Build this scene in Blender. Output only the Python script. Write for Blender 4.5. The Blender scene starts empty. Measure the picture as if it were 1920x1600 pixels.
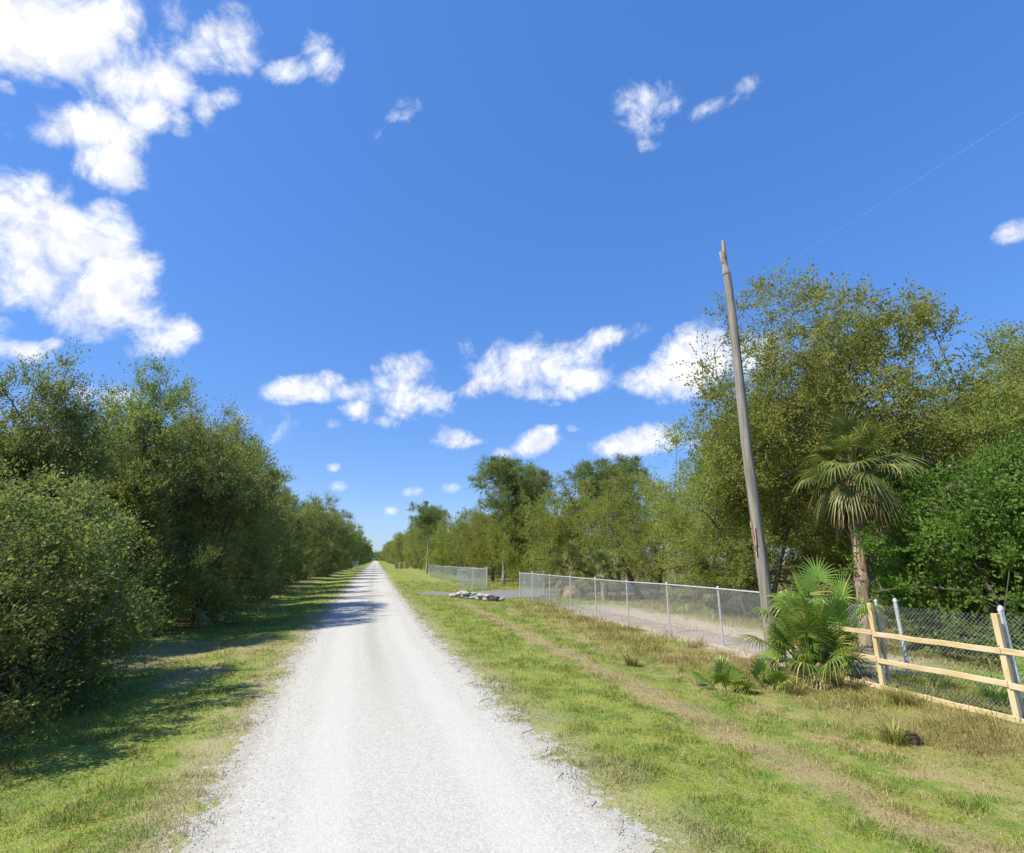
import bpy, math, random
import numpy as np
from mathutils import Vector, Matrix
C = bpy.context.scene
EXPOSURE, SKYHUE, SKYSAT, SKYSTR, CLSTR = 0.8, .5, 1.85, .142, .65
SKYTINT = (.94, 1.2, 1.8); SKYGAM = .47
G_GREEN, G_YEL, G_DRY = (.115, .185, .026), (.225, .265, .048), (.28, .24, .10)
# ------------------------------------------------------------------ camera
cam = bpy.data.objects.new('camera', bpy.data.cameras.new('camera'))
C.collection.objects.link(cam)
cam.location = (0, 0, 2.5)
cam.rotation_euler = (math.radians(90 + 14.485), 0, math.radians(-14.423))
cam.data.lens = 18; cam.data.sensor_width = 36; cam.data.clip_start = .05; cam.data.clip_end = 9000
C.camera = cam
C.render.resolution_x = 1024; C.render.resolution_y = 853
C.view_settings.view_transform = 'Standard'; C.view_settings.look = 'None'
C.view_settings.gamma = 1; C.view_settings.exposure = EXPOSURE
# ------------------------------------------------------------------ sun and sky
SUN_EL, SUN_AZ = math.radians(50), math.radians(-99)      # azimuth clockwise from +Y
sl = bpy.data.lights.new('sun', 'SUN'); sl.energy = 4.4; sl.angle = math.radians(.5); sl.color = (1, .94, .82)
sun = bpy.data.objects.new('sun', sl); C.collection.objects.link(sun)
sd = Vector((math.sin(SUN_AZ) * math.cos(SUN_EL), math.cos(SUN_AZ) * math.cos(SUN_EL), math.sin(SUN_EL)))
sun.rotation_euler = sd.to_track_quat('Z', 'Y').to_euler()
sun.location = (-30, 0, 40)
# azimuth, elevation, half width, half height, strength, tilt
CLOUDS = [(-0.631,0.697,0.088,0.0666,1.15,0.48),(-0.632,0.657,0.0579,0.0294,1,0.64),(-0.556,0.746,0.0555,0.0321,1,0.62),(-0.489,0.732,0.0486,0.0221,0.6,0.84),(-0.459,0.71,0.0391,0.0294,0.9,0.51),
(-0.501,0.684,0.0499,0.0324,1.0,0.53),(-0.538,0.712,0.0358,0.0245,0.6,0.58),(-0.383,0.796,0.0554,0.0255,0.85,0.77),(-0.428,0.758,0.0333,0.0223,0.7,0.51),(-0.353,0.789,0.0317,0.0258,0.6,0.46),
(-0.478,0.658,0.0384,0.027,1,0.5),(-0.541,0.611,0.0581,0.0272,1.1,0.62),(-0.585,0.6,0.0223,0.0193,0.6,0.56),(-0.5,0.619,0.0375,0.0342,0.95,0.5),(-0.497,0.575,0.0386,0.0367,0.95,0.27),
(-0.638,0.61,0.0114,0.0182,0.7,0.61),(-0.456,0.794,0.0225,0.027,0.5,0.55),(-0.187,0.83,0.0288,0.0274,0.7,1.18),(-0.247,0.797,0.0396,0.0141,0.65,0.59),(-0.208,0.849,0.019,0.0116,0.45,0.36),
(-0.356,0.724,0.0231,0.0114,0.5,0.73),(-0.388,0.702,0.0126,0.0243,0.4,0.45),(-0.419,0.664,0.0137,0.0246,0.45,0.45),(-0.622,0.563,0.0094,0.0114,0.5,0.57),(-0.01,0.783,0.0244,0.0185,0.5,0.63),
(-0.06,0.748,0.0264,0.0104,0.35,0.52),(-0.557,0.451,0.0795,0.0663,1.1,0.08),(-0.593,0.451,0.0583,0.0551,1,0.46),(-0.5,0.457,0.0499,0.0576,1.0,-0.4),(-0.49,0.509,0.0282,0.0221,0.8,0.42),
(-0.458,0.416,0.0561,0.0564,1.1,-0.11),(-0.475,0.361,0.0687,0.0354,1.0,0.3),(-0.422,0.376,0.0396,0.0373,0.95,-0.15),(-0.568,0.386,0.0488,0.0432,1.0,0.38),(-0.573,0.354,0.0319,0.0216,0.8,0.36),
(-0.393,0.333,0.0412,0.0216,0.85,0.4),(-0.363,0.365,0.0283,0.0234,0.75,0.45),(-0.548,0.288,0.0322,0.0179,0.9,0.04),(-0.519,0.304,0.0152,0.0096,0.7,0.61),(-0.566,0.321,0.0213,0.0131,0.45,0.33),
(-0.471,0.244,0.0245,0.0159,0.4,0.21),(-0.421,0.245,0.033,0.0207,0.7,0.19),(-0.333,0.243,0.0186,0.0088,0.5,0.16),(0.564,0.798,0.0519,0.0291,0.75,-0.23),(0.554,0.769,0.0341,0.0226,0.5,-0.21),
(0.771,0.769,0.0232,0.0123,0.5,0.05),(0.711,0.757,0.0456,0.0125,0.45,0.01),(0.561,0.733,0.0138,0.0094,0.35,-0.21),(1.097,0.437,0.0191,0.0142,0.75,-0.21),(-0.161,0.298,0.0638,0.023,0.95,0.13),
(-0.126,0.319,0.0319,0.0174,0.7,0.12),(0.039,0.349,0.0597,0.0364,1.0,0.07),(0.037,0.306,0.0747,0.0407,1.1,-0.11),(0.058,0.289,0.0503,0.0204,0.8,0.06),(-0.051,0.272,0.0363,0.0179,0.75,0.08),
(-0.01,0.255,0.0371,0.0131,0.65,-0.02),(-0.095,0.298,0.0372,0.0147,0.5,0.11),(-0.092,0.244,0.0186,0.0118,0.5,0.09),(-0.233,0.22,0.0579,0.0278,0.22,0.11),(0.296,0.367,0.1187,0.0514,1.0,0.07),
(0.219,0.346,0.0622,0.0289,0.9,0.45),(0.363,0.39,0.0814,0.0326,0.9,0.17),(0.441,0.416,0.0743,0.022,0.75,0.1),(0.394,0.343,0.0509,0.0287,0.9,-0.05),(0.306,0.32,0.0829,0.0186,0.8,-0.02),
(0.165,0.401,0.0164,0.0243,0.5,0.55),(0.485,0.423,0.0438,0.0139,0.5,0.08),(0.336,0.299,0.0145,0.0083,0.45,-0.03),(0.613,0.355,0.0868,0.0565,1.3,0.33),(0.556,0.33,0.0687,0.0337,1.15,-0.1),
(0.654,0.378,0.0446,0.0379,1,-0.16),(0.708,0.351,0.0513,0.0466,0.8,-0.17),(0.133,0.228,0.0411,0.0207,1.0,0.03),(0.156,0.223,0.0413,0.0093,0.6,0.02),(0.113,0.245,0.0409,0.0093,0.45,0.03),
(0.305,0.221,0.0499,0.0229,1.0,0.3),(0.327,0.24,0.0259,0.0166,0.8,-0.02),(0.371,0.245,0.0144,0.0083,0.6,-0.03),(0.236,0.201,0.0208,0.0104,0.45,0.0),(0.492,0.213,0.0867,0.0243,1.15,0.06),
(0.533,0.223,0.0482,0.0261,1.1,-0.06),(0.68,0.183,0.0563,0.0247,1.1,-0.08),(0.618,0.202,0.0365,0.0136,0.5,-0.08),(0.056,0.124,0.0239,0.0101,0.75,0.02),(0.132,0.132,0.0203,0.0102,0.55,0.19),
(0.021,0.088,0.0136,0.0089,0.8,0.02),(-0.089,0.163,0.012,0.0078,0.65,0.06),(-0.074,0.13,0.0205,0.0078,0.4,0.04),(0.068,0.086,0.0199,0.008,0.35,0.02)]

W = bpy.data.worlds.new('World'); C.world = W; W.use_nodes = True
W.cycles.sampling_method = 'MANUAL'; W.cycles.sample_map_resolution = 1024
nt = W.node_tree; nt.nodes.clear()
class NT:
    """small helper for writing node graphs"""
    def __init__(s, t): s.t = t
    def n(s, typ, ins=None, **kw):
        nd = s.t.nodes.new(typ)
        for k, v in kw.items(): setattr(nd, k, v)
        for k, v in (ins or {}).items():
            if isinstance(v, bpy.types.NodeSocket): s.t.links.new(v, nd.inputs[k])
            else: nd.inputs[k].default_value = v
        return nd
    def m(s, op, a, b=None, c=None, clamp=False):
        ins = {0: a}
        if b is not None: ins[1] = b
        if c is not None: ins[2] = c
        return s.n('ShaderNodeMath', ins, operation=op, use_clamp=clamp).outputs[0]
    def ss(s, v, lo, hi, a=0., b=1.):
        return s.n('ShaderNodeMapRange', {0: v, 1: lo, 2: hi, 3: a, 4: b}, interpolation_type='SMOOTHSTEP').outputs[0]
    def noise(s, vec, scale, detail=3, rough=.5, dist=0., dim='3D'):
        return s.n('ShaderNodeTexNoise', {'Vector': vec, 'Scale': scale, 'Detail': detail, 'Roughness': rough, 'Distortion': dist}, noise_dimensions=dim).outputs[0]
    def mix(s, f, a, b, typ='MIX'):
        nd = s.t.nodes.new('ShaderNodeMix'); nd.data_type = 'RGBA'; nd.blend_type = typ
        for i, v in ((0, f), (6, a), (7, b)):
            if isinstance(v, bpy.types.NodeSocket): s.t.links.new(v, nd.inputs[i])
            elif i: nd.inputs[i].default_value = (*v, 1)
            else: nd.inputs[i].default_value = v
        return nd.outputs[2]
N = NT(nt)
sky = N.n('ShaderNodeTexSky', sky_type='NISHITA', sun_disc=False, sun_elevation=SUN_EL, sun_rotation=SUN_AZ, altitude=0, air_density=1.0, dust_density=.3, ozone_density=1.6)
D = N.n('ShaderNodeTexCoord').outputs['Generated']
field = None; Dv = D
for az, el, a, b, s_, t in CLOUDS:
    d0 = Vector((math.sin(az) * math.cos(el), math.cos(az) * math.cos(el), math.sin(el)))
    ea = Vector((math.cos(az), -math.sin(az), 0)); ee = d0.cross(ea) * -1
    if ee.z < 0: ee = -ee
    A = ea * math.cos(t) + ee * math.sin(t); B = -ea * math.sin(t) + ee * math.cos(t); Z = A.cross(B)
    R = Matrix((A, B, Z)).transposed().to_euler()
    mp = N.n('ShaderNodeMapping', {'Vector': Dv, 'Location': d0, 'Rotation': R, 'Scale': (a, b, .35)}, vector_type='TEXTURE').outputs[0]
    ln = N.n('ShaderNodeVectorMath', {0: mp, 1: mp}, operation='DOT_PRODUCT').outputs['Value']
    g_ = N.m('MULTIPLY_ADD', ln, -.6 * s_, s_)
    field = g_ if field is None else N.n('ShaderNodeMath', {0: field, 1: g_, 2: .18}, operation='SMOOTH_MAX').outputs[0]
    # the next cloud reads its direction through this one, so that only a few values are alive at a time
    Dv = N.n('ShaderNodeVectorMath', {0: field, 1: (1e-9, 1e-9, 1e-9), 2: D}, operation='MULTIPLY_ADD').outputs[0]
field = N.m('MAXIMUM', field, -1.)
nz = N.noise(D, 10, 7, .64, .5); nz2 = N.noise(D, 34, 4, .68, .6)
f = N.m('MULTIPLY_ADD', N.m('SUBTRACT', nz, .5), 2.5, field)
f = N.m('MULTIPLY_ADD', N.m('SUBTRACT', nz2, .5), 1.1, f)
dens = N.ss(f, .08, 1.08)
soft = N.noise(D, 7, 2, .55)
Do = N.n('ShaderNodeVectorMath', {0: D, 1: tuple(sd * .035)}, operation='ADD').outputs[0]
rel = N.m('SUBTRACT', N.noise(Do, 10, 3, .6, .5), N.noise(D, 10, 3, .6, .5))
ccol = N.mix(N.ss(f, .5, 1.35), (.76, .81, .92), (1.0, .995, .985))
ccol = N.mix(N.ss(rel, .0, .11, 0, .75), ccol, (.74, .775, .86))  # cloud self-shading painted in: greyer where thicker cloud lies sunward
ccol = N.mix(N.m('MULTIPLY', N.ss(soft, .5, .75), .3), ccol, (.78, .80, .86))  # broad soft shading, also mixed into the cloud colour
hs = N.n('ShaderNodeGamma', {'Color': sky.outputs[0], 'Gamma': SKYGAM}).outputs[0]
hs = N.n('ShaderNodeHueSaturation', {'Hue': SKYHUE, 'Saturation': SKYSAT, 'Value': 1.0, 'Color': hs}).outputs[0]
hs = N.mix(1.0, hs, SKYTINT, 'MULTIPLY')
bg1 = N.n('ShaderNodeBackground', {'Color': hs, 'Strength': SKYSTR})
bg2 = N.n('ShaderNodeBackground', {'Color': ccol, 'Strength': CLSTR})
ms = N.n('ShaderNodeMixShader', {0: N.m('MULTIPLY', dens, .98), 1: bg1.outputs[0], 2: bg2.outputs[0]})
N.n('ShaderNodeOutputWorld', {'Surface': ms.outputs[0]})

# ------------------------------------------------------------------ mesh helpers
rng = np.random.default_rng(5)
def link(o, parent=None):
    C.collection.objects.link(o)
    if parent: o.parent = parent
    return o
def tag(o, label=None, cat=None, group=None, kind=None):
    if label: o['label'] = label
    if cat: o['category'] = cat
    if group: o['group'] = group
    if kind: o['kind'] = kind
    return o
def empty(name, loc, rz=0):
    o = bpy.data.objects.new(name, None); o.location = loc; o.rotation_euler = (0, 0, rz); o.empty_display_size = .2
    return link(o)
def build(name, V, faces, mat, parent=None, smooth=False):
    """V (n,3); faces: list of int arrays (m,k)"""
    V = np.asarray(V, dtype=np.float32).reshape(-1, 3)
    faces = [np.asarray(f_, dtype=np.int32) for f_ in faces if len(f_)]
    me = bpy.data.meshes.new(name)
    me.vertices.add(len(V)); me.vertices.foreach_set('co', V.ravel())
    idx = np.concatenate([f_.ravel() for f_ in faces]); tot = np.concatenate([np.full(len(f_), f_.shape[1], dtype=np.int32) for f_ in faces])
    me.loops.add(len(idx)); me.loops.foreach_set('vertex_index', idx)
    me.polygons.add(len(tot)); me.polygons.foreach_set('loop_start', np.concatenate([[0], np.cumsum(tot)[:-1]]).astype(np.int32))
    me.polygons.foreach_set('loop_total', tot)
    me.polygons.foreach_set('use_smooth', np.full(len(tot), smooth))
    me.update(); me.validate()
    if mat: me.materials.append(mat)
    return link(bpy.data.objects.new(name, me), parent)
class MB:
    """collects pieces into one mesh"""
    def __init__(s): s.V = []; s.F = {3: [], 4: []}; s.n = 0
    def add(s, V, F):
        V = np.asarray(V, float); F = np.asarray(F, int)
        s.V.append(V); s.F[F.shape[1]].append(F + s.n); s.n += len(V)
    def tube(s, P, R, k=6, cap=True):
        P = np.asarray(P, float); m = len(P); R = np.full(m, R, float) if np.isscalar(R) else np.asarray(R, float)
        T = np.gradient(P, axis=0); T /= np.linalg.norm(T, axis=1)[:, None] + 1e-9
        up = np.array([0, 0, 1.]) if abs(T[0, 2]) < .9 else np.array([1., 0, 0])
        U = np.cross(T, up); U /= np.linalg.norm(U, axis=1)[:, None] + 1e-9
        for i in range(1, m):
            if np.dot(U[i], U[i - 1]) < 0: U[i] *= -1
        B = np.cross(T, U)
        a = np.arange(k) * 2 * math.pi / k
        V = P[:, None] + R[:, None, None] * (np.cos(a)[None, :, None] * U[:, None] + np.sin(a)[None, :, None] * B[:, None])
        i, j = np.meshgrid(np.arange(m - 1), np.arange(k), indexing='ij'); i = i.ravel(); j = j.ravel(); j2 = (j + 1) % k
        s.add(V.reshape(-1, 3), np.stack([i * k + j, i * k + j2, (i + 1) * k + j2, (i + 1) * k + j], 1))
        if cap:
            for e in (0, m - 1):
                ring = np.vstack([V[e], P[e]]); q = np.arange(k)
                s.add(ring, np.stack([q, (q + 1) % k, np.full(k, k)], 1) if e else np.stack([(q + 1) % k, q, np.full(k, k)], 1))
    def box(s, c, h, rot=None, bev=0):
        x, y, z = h
        V = np.array([[i, j, k] for i in (-x, x) for j in (-y, y) for k in (-z, z)], float)
        if rot is not None: V = V @ np.array(rot.to_3x3()).T
        s.add(V + np.asarray(c, float), [[0, 1, 3, 2], [4, 6, 7, 5], [0, 4, 5, 1], [2, 3, 7, 6], [0, 2, 6, 4], [1, 5, 7, 3]])
    def build(s, name, mat, parent=None, smooth=False):
        return build(name, np.vstack(s.V), [np.vstack(v) for v in s.F.values() if v], mat, parent, smooth)
def h2(ix, iy, seed):
    v = np.sin(ix * 127.1 + iy * 311.7 + seed * 74.7) * 43758.5453
    return v - np.floor(v)
def vn(x, y, seed=0):
    ix, iy = np.floor(x), np.floor(y); fx, fy = x - ix, y - iy; fx = fx * fx * (3 - 2 * fx); fy = fy * fy * (3 - 2 * fy)
    return (h2(ix, iy, seed) * (1 - fx) + h2(ix + 1, iy, seed) * fx) * (1 - fy) + (h2(ix, iy + 1, seed) * (1 - fx) + h2(ix + 1, iy + 1, seed) * fx) * fy
def fbm(x, y, seed=0, o=4):
    r = 0; a = .5; t = 0
    for i in range(o): r = r + a * vn(x * 2 ** i, y * 2 ** i, seed + i); t += a; a *= .5
    return r / t
def sst(v, a, b):
    t = np.clip((v - a) / (b - a), 0, 1); return t * t * (3 - 2 * t)
def gz(x, y):
    """height of the ground: flat under the road, a shallow swale each side, small bumps"""
    x = np.asarray(x, float); y = np.asarray(y, float)
    off = sst(np.abs(x), 2.6, 4.5) * (1 - sst(np.hypot(x, y), 300, 600))
    return off * (-.14 * np.exp(-((x - 7) / 1.6) ** 2) - .12 * np.exp(-((x + 5.2) / 1.2) ** 2) + .09 * (fbm(x * .5, y * .5, 3) - .5) + .25 * (fbm(x * .06, y * .06, 9) - .5) * sst(np.abs(x), 9, 16))
def ledge(y): return np.interp(y, [4.5, 11, 20, 38, 100], [-1.38, -1.74, -1.88, -2.1, -2.15])
def redge(y): return np.interp(y, [4.5, 9, 19, 37, 100], [2.5, 2.25, 1.84, 1.56, 1.38])
def rc(y): return (ledge(y) + redge(y)) / 2
def g1(x, y): return float(gz(x, y))
# ------------------------------------------------------------------ materials
def mat(name):
    m_ = bpy.data.materials.new(name); m_.use_nodes = True; m_.node_tree.nodes.clear()
    return m_, NT(m_.node_tree)
def finish(m_, n, col, rough=.8, spec=.3, metal=0., bump=None, bstr=.5, bdist=.02):
    ins = {'Base Color': col if isinstance(col, bpy.types.NodeSocket) else (*col, 1), 'Roughness': rough, 'Specular IOR Level': spec, 'Metallic': metal}
    if bump is not None: ins['Normal'] = n.n('ShaderNodeBump', {'Height': bump, 'Strength': bstr, 'Distance': bdist}).outputs[0]
    p = n.n('ShaderNodeBsdfPrincipled', ins)
    n.n('ShaderNodeOutputMaterial', {'Surface': p.outputs[0]})
    return m_
def leaf_mat(name, c1, c2, c3, trans=.3, hue=.03, rough=.5, spec=.35):
    """leaf colours vary from leaf to leaf, from clump to clump and from plant to plant"""
    m_, n = mat(name)
    g = n.n('ShaderNodeNewGeometry'); oi = n.n('ShaderNodeObjectInfo').outputs['Random']; tc = n.n('ShaderNodeTexCoord').outputs['Object']
    r = g.outputs['Random Per Island']
    cl = n.noise(tc, 1.1, 2)
    col = n.mix(n.m('MULTIPLY_ADD', r, .55, n.ss(cl, .35, .65, 0, .45), clamp=True), c1, c2)
    col = n.mix(n.m('GREATER_THAN', r, .93), col, c3)
    col = n.n('ShaderNodeHueSaturation', {'Hue': n.m('MULTIPLY_ADD', oi, hue, .5 - hue / 2), 'Saturation': 1., 'Value': n.m('MULTIPLY_ADD', oi, .3, .85), 'Color': col}).outputs[0]
    p = n.n('ShaderNodeBsdfPrincipled', {'Base Color': col, 'Roughness': rough, 'Specular IOR Level': spec})
    tcol = n.n('ShaderNodeHueSaturation', {'Hue': .49, 'Saturation': 1.15, 'Value': 1.7, 'Color': col}).outputs[0]
    t = n.n('ShaderNodeBsdfTranslucent', {'Color': tcol})
    n.n('ShaderNodeOutputMaterial', {'Surface': n.n('ShaderNodeMixShader', {0: trans, 1: p.outputs[0], 2: t.outputs[0]}).outputs[0]})
    return m_
def bark(name, c1, c2):
    m_, n = mat(name); tc = n.n('ShaderNodeTexCoord').outputs['Object']
    v = n.n('ShaderNodeMapping', {'Vector': tc, 'Scale': (6, 6, 1.4)}).outputs[0]
    a = n.noise(v, 2.5, 5, .6)
    return finish(m_, n, n.mix(n.ss(a, .35, .65), c1, c2), .9, .2, bump=a, bstr=.8, bdist=.04)
M = {}
M['leaf_dense'] = leaf_mat('leaf_dense', (.125, .170, .052), (.215, .245, .082), (.32, .32, .14), .46, .03, .6, .12)
M['leaf_bush'] = leaf_mat('leaf_bush', (.080, .112, .036), (.155, .185, .058), (.27, .30, .10), .42, .03, .6, .12)
M['leaf_airy'] = leaf_mat('leaf_airy', (.160, .200, .052), (.265, .285, .078), (.34, .31, .12), .46, .03, .6, .12)
M['leaf_oak'] = leaf_mat('leaf_oak', (.155, .200, .046), (.260, .275, .072), (.32, .29, .12), .46, .03, .6, .12)
M['leaf_pine'] = leaf_mat('leaf_pine', (.120, .175, .055), (.190, .235, .075), (.24, .23, .10), .4, .02, .6, .1)
M['leaf_green'] = leaf_mat('leaf_green', (.085, .180, .034), (.165, .265, .055), (.24, .32, .09), .46, .02, .55, .18)
M['frond'] = leaf_mat('frond', (.085, .125, .032), (.17, .20, .060), (.36, .32, .12), .25, .02, .5, .2)
M['frond_fresh'] = leaf_mat('frond_fresh', (.10, .19, .035), (.21, .30, .055), (.50, .42, .12), .3, .02, .45, .3)
M['frond_yellow'] = leaf_mat('frond_yellow', (.14, .15, .045), (.23, .225, .085), (.36, .32, .15), .25, .02, .5, .25)
M['frond_dead'] = leaf_mat('frond_dead', (.17, .11, .055), (.30, .22, .12), (.40, .33, .20), .1, .01, .8, .1)
M['weed'] = leaf_mat('weed', (.17, .12, .05), (.24, .22, .075), (.33, .22, .13), .25, .02, .7, .15)
M['bark'] = bark('bark', (.07, .06, .048), (.16, .14, .115))
M['bark_pale'] = bark('bark_pale', (.20, .18, .155), (.40, .37, .33))
M['bark_palm'] = bark('bark_palm', (.20, .14, .09), (.36, .27, .19))

def road_x(n, X, Y):
    """distance across from the middle of the road, which swings slightly to the left"""
    a = n.n('ShaderNodeMapRange', {0: Y, 1: 4.5, 2: 19, 3: -.56, 4: .02}).outputs[0]; b = n.n('ShaderNodeMapRange', {0: Y, 1: 19, 2: 60, 3: 0, 4: .33}).outputs[0]
    return n.m('ADD', X, n.m('ADD', a, b))
def zones(n, gravel=True):
    """ground colour by place: verges, dry strip, reddish weeds, bare dirt inside the fence, litter under the trees"""
    P = n.n('ShaderNodeNewGeometry').outputs['Position']
    sp = n.n('ShaderNodeSeparateXYZ', {0: P}); X, Y = sp.outputs[0], sp.outputs[1]
    nA = n.noise(P, .35, 4, .6); nB = n.noise(P, 1.3, 4, .65); nC = n.noise(P, 6, 4, .7); nD = n.noise(P, 28, 3, .7)
    Xc = road_x(n, X, Y)
    Xd = n.m('MULTIPLY_ADD', n.m('SUBTRACT', nB, .5), 1.5, X)
    Xd = n.m('MULTIPLY_ADD', n.m('SUBTRACT', nC, .5), .7, Xd)
    nE = n.noise(P, 110, 2, .8)
    def band(c, w, soft, x=Xd):
        return n.ss(n.m('ABSOLUTE', n.m('SUBTRACT', x, c)), w + soft, w - soft)
    col = n.mix(n.ss(nB, .36, .64), G_GREEN, G_YEL)
    col = n.mix(n.m('MULTIPLY', n.ss(nC, .46, .68), .75), col, G_DRY)
    col = n.mix(n.m('MULTIPLY', n.ss(nD, .5, .75), .3), col, (.10, .10, .04))
    col = n.mix(n.ss(nE, .45, .7, 0, .28), col, (.33, .31, .14))
    weeds = n.mix(n.ss(nC, .35, .62), (.25, .165, .085), (.235, .215, .085))
    fz = n.ss(Y, 34, 27)
    col = n.mix(n.m('MULTIPLY', n.m('MULTIPLY', band(8.7, 1.3, .8), n.m('MULTIPLY', fz, n.ss(nA, .38, .58, .4, 1))), .8), col, weeds)
    straw = n.mix(nD, (.27, .20, .11), (.38, .29, .17))
    tr = n.m('MULTIPLY', band(n.m('MULTIPLY_ADD', Y, -.012, 5.45), .38, .28), n.m('MULTIPLY', n.ss(Y, 45, 22), n.ss(nB, .30, .5, .45, 1)))
    col = n.mix(n.m('MULTIPLY', tr, n.ss(nC, .3, .6, 1, .62)), col, straw)
    col = n.mix(n.m('MULTIPLY', n.m('MULTIPLY', band(6.9, .5, .4), n.ss(nB, .45, .6)), .7), col, straw)
    Xe = n.m('ADD', Xd, n.m('SUBTRACT', Xc, X))
    le = n.m('MULTIPLY', band(-2.25, .3, .4, Xe), .75)
    col = n.mix(le, col, n.mix(nC, (.30, .245, .14), (.38, .33, .22)))
    col = n.mix(n.m('MULTIPLY', band(2.3, .3, .3, Xe), .5), col, (.33, .29, .18))
    def blob(x, y, rx, ry):
        a = n.m('DIVIDE', n.m('SUBTRACT', Xd, x), rx); b = n.m('DIVIDE', n.m('SUBTRACT', Y, y), ry)
        return n.ss(n.m('ADD', n.m('MULTIPLY', a, a), n.m('MULTIPLY', b, b)), 1.3, .5)
    red = n.mix(nC, (.25, .19, .11), (.38, .30, .20))
    for b_ in ((-3.9, 14.0, .7, 1.5), (-3.3, 17.5, .6, 2.2), (-5.4, 17.6, 1.5, 2.4)):
        col = n.mix(n.m('MULTIPLY', blob(*b_), n.ss(nC, .3, .6, .75, .35)), col, red)
    dirt = n.mix(n.ss(nC, .3, .7), (.32, .265, .20), (.47, .41, .335))
    dirt = n.mix(n.m('MULTIPLY', n.ss(nB, .52, .62), .55), dirt, (.24, .19, .13))
    dm = n.m('MULTIPLY', n.m('MULTIPLY', n.ss(Xd, 9.2, 9.7), n.ss(Xd, 14.6, 12.6)), n.m('MULTIPLY', n.ss(Y, 9.6, 11), n.ss(Y, 31, 24)))
    col = n.mix(dm, col, dirt)
    tanf = n.m('MULTIPLY', n.ss(Xd, 13, 14.5), .55)
    col = n.mix(tanf, col, (.25, .225, .10))
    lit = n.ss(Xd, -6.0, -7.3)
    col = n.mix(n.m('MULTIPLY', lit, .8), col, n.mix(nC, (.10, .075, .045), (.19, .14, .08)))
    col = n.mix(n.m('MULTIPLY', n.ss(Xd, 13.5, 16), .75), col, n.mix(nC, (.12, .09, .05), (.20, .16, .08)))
    if gravel:
        e = n.m('ABSOLUTE', Xc)
        k = n.m('ADD', n.m('MULTIPLY_ADD', n.m('SUBTRACT', nC, .5), 1.6, e), n.m('MULTIPLY', n.m('SUBTRACT', nB, .5), 1.4))
        col = n.mix(n.ss(k, 2.14, 1.96), col, (.40, .385, .35))
    return col, nB, nC, nD, P, X, Y, Xd
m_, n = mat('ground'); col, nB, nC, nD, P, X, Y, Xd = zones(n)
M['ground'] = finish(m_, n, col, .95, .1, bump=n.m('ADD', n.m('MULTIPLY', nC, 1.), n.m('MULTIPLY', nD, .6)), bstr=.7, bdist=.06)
m_, n = mat('grass_blades'); col, *_ = zones(n, False)
g = n.n('ShaderNodeNewGeometry').outputs['Random Per Island']
col = n.mix(n.m('MULTIPLY', n.m('GREATER_THAN', g, .82), .75), col, (.36, .30, .15))
col = n.n('ShaderNodeHueSaturation', {'Hue': n.m('MULTIPLY_ADD', g, .03, .485), 'Saturation': 1.08, 'Value': n.m('MULTIPLY_ADD', g, .7, .95), 'Color': col}).outputs[0]
p = n.n('ShaderNodeBsdfPrincipled', {'Base Color': col, 'Roughness': .6, 'Specular IOR Level': .25}); t = n.n('ShaderNodeBsdfTranslucent', {'Color': col})
n.n('ShaderNodeOutputMaterial', {'Surface': n.n('ShaderNodeMixShader', {0: .4, 1: p.outputs[0], 2: t.outputs[0]}).outputs[0]}); M['blades'] = m_
# road of crushed white shell
m_, n = mat('shell_gravel'); P = n.n('ShaderNodeNewGeometry').outputs['Position']; sp = n.n('ShaderNodeSeparateXYZ', {0: P}); X, Y = sp.outputs[0], sp.outputs[1]
nA = n.noise(P, .8, 4, .6); nB = n.noise(P, 7, 4, .6); nC = n.noise(P, 45, 3, .6)
vo = n.n('ShaderNodeTexVoronoi', {'Vector': P, 'Scale': 38., 'Randomness': 1.}, feature='F1')
st = n.mix(n.ss(n.n('ShaderNodeSeparateColor', {0: vo.outputs['Color']}).outputs[0], .1, .9), (.395, .378, .335), (.465, .447, .403))
col = n.mix(n.m('MULTIPLY', n.ss(nC, .45, .75), .4), st, (.30, .285, .245))
col = n.mix(n.m('MULTIPLY', n.ss(nB, .5, .72), .30), col, (.345, .33, .28))
Xw = n.m('MULTIPLY_ADD', n.m('SUBTRACT', nA, .5), .35, road_x(n, X, Y))
cen = n.m('MULTIPLY', n.ss(n.m('ABSOLUTE', n.m('SUBTRACT', Xw, .0)), .38, .05), n.ss(Y, 6, 16))
col = n.mix(n.m('MULTIPLY', cen, .42), col, (.28, .275, .20))
for c in (-.85, .95): col = n.mix(n.m('MULTIPLY', n.ss(n.m('ABSOLUTE', n.m('SUBTRACT', Xw, c)), .42, .12), .45), col, (.485, .465, .42))
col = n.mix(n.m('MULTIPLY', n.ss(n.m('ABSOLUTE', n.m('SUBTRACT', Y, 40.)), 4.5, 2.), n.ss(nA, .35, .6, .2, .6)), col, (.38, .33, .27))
col = n.mix(n.ss(Y, 30, 110, 0, .35), col, (.47, .45, .37))
edge = n.m('ADD', n.m('ABSOLUTE', road_x(n, X, Y)), n.m('MULTIPLY', n.m('SUBTRACT', nB, .5), .9))
col = n.mix(n.m('MULTIPLY', n.ss(edge, 1.6, 1.95), .75), col, n.mix(nC, (.28, .255, .18), (.38, .365, .32)))
M['shell'] = finish(m_, n, col, .95, .15, bump=n.m('ADD', n.m('MULTIPLY', vo.outputs['Distance'], -.8), n.m('MULTIPLY', nB, 1.2)), bstr=.3, bdist=.010)
m_, n = mat('shell_stone'); g = n.n('ShaderNodeNewGeometry').outputs['Random Per Island']
M['stone'] = finish(m_, n, n.mix(n.m('POWER', g, .5), (.26, .245, .215), (.47, .45, .42)), .9, .2)
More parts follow.
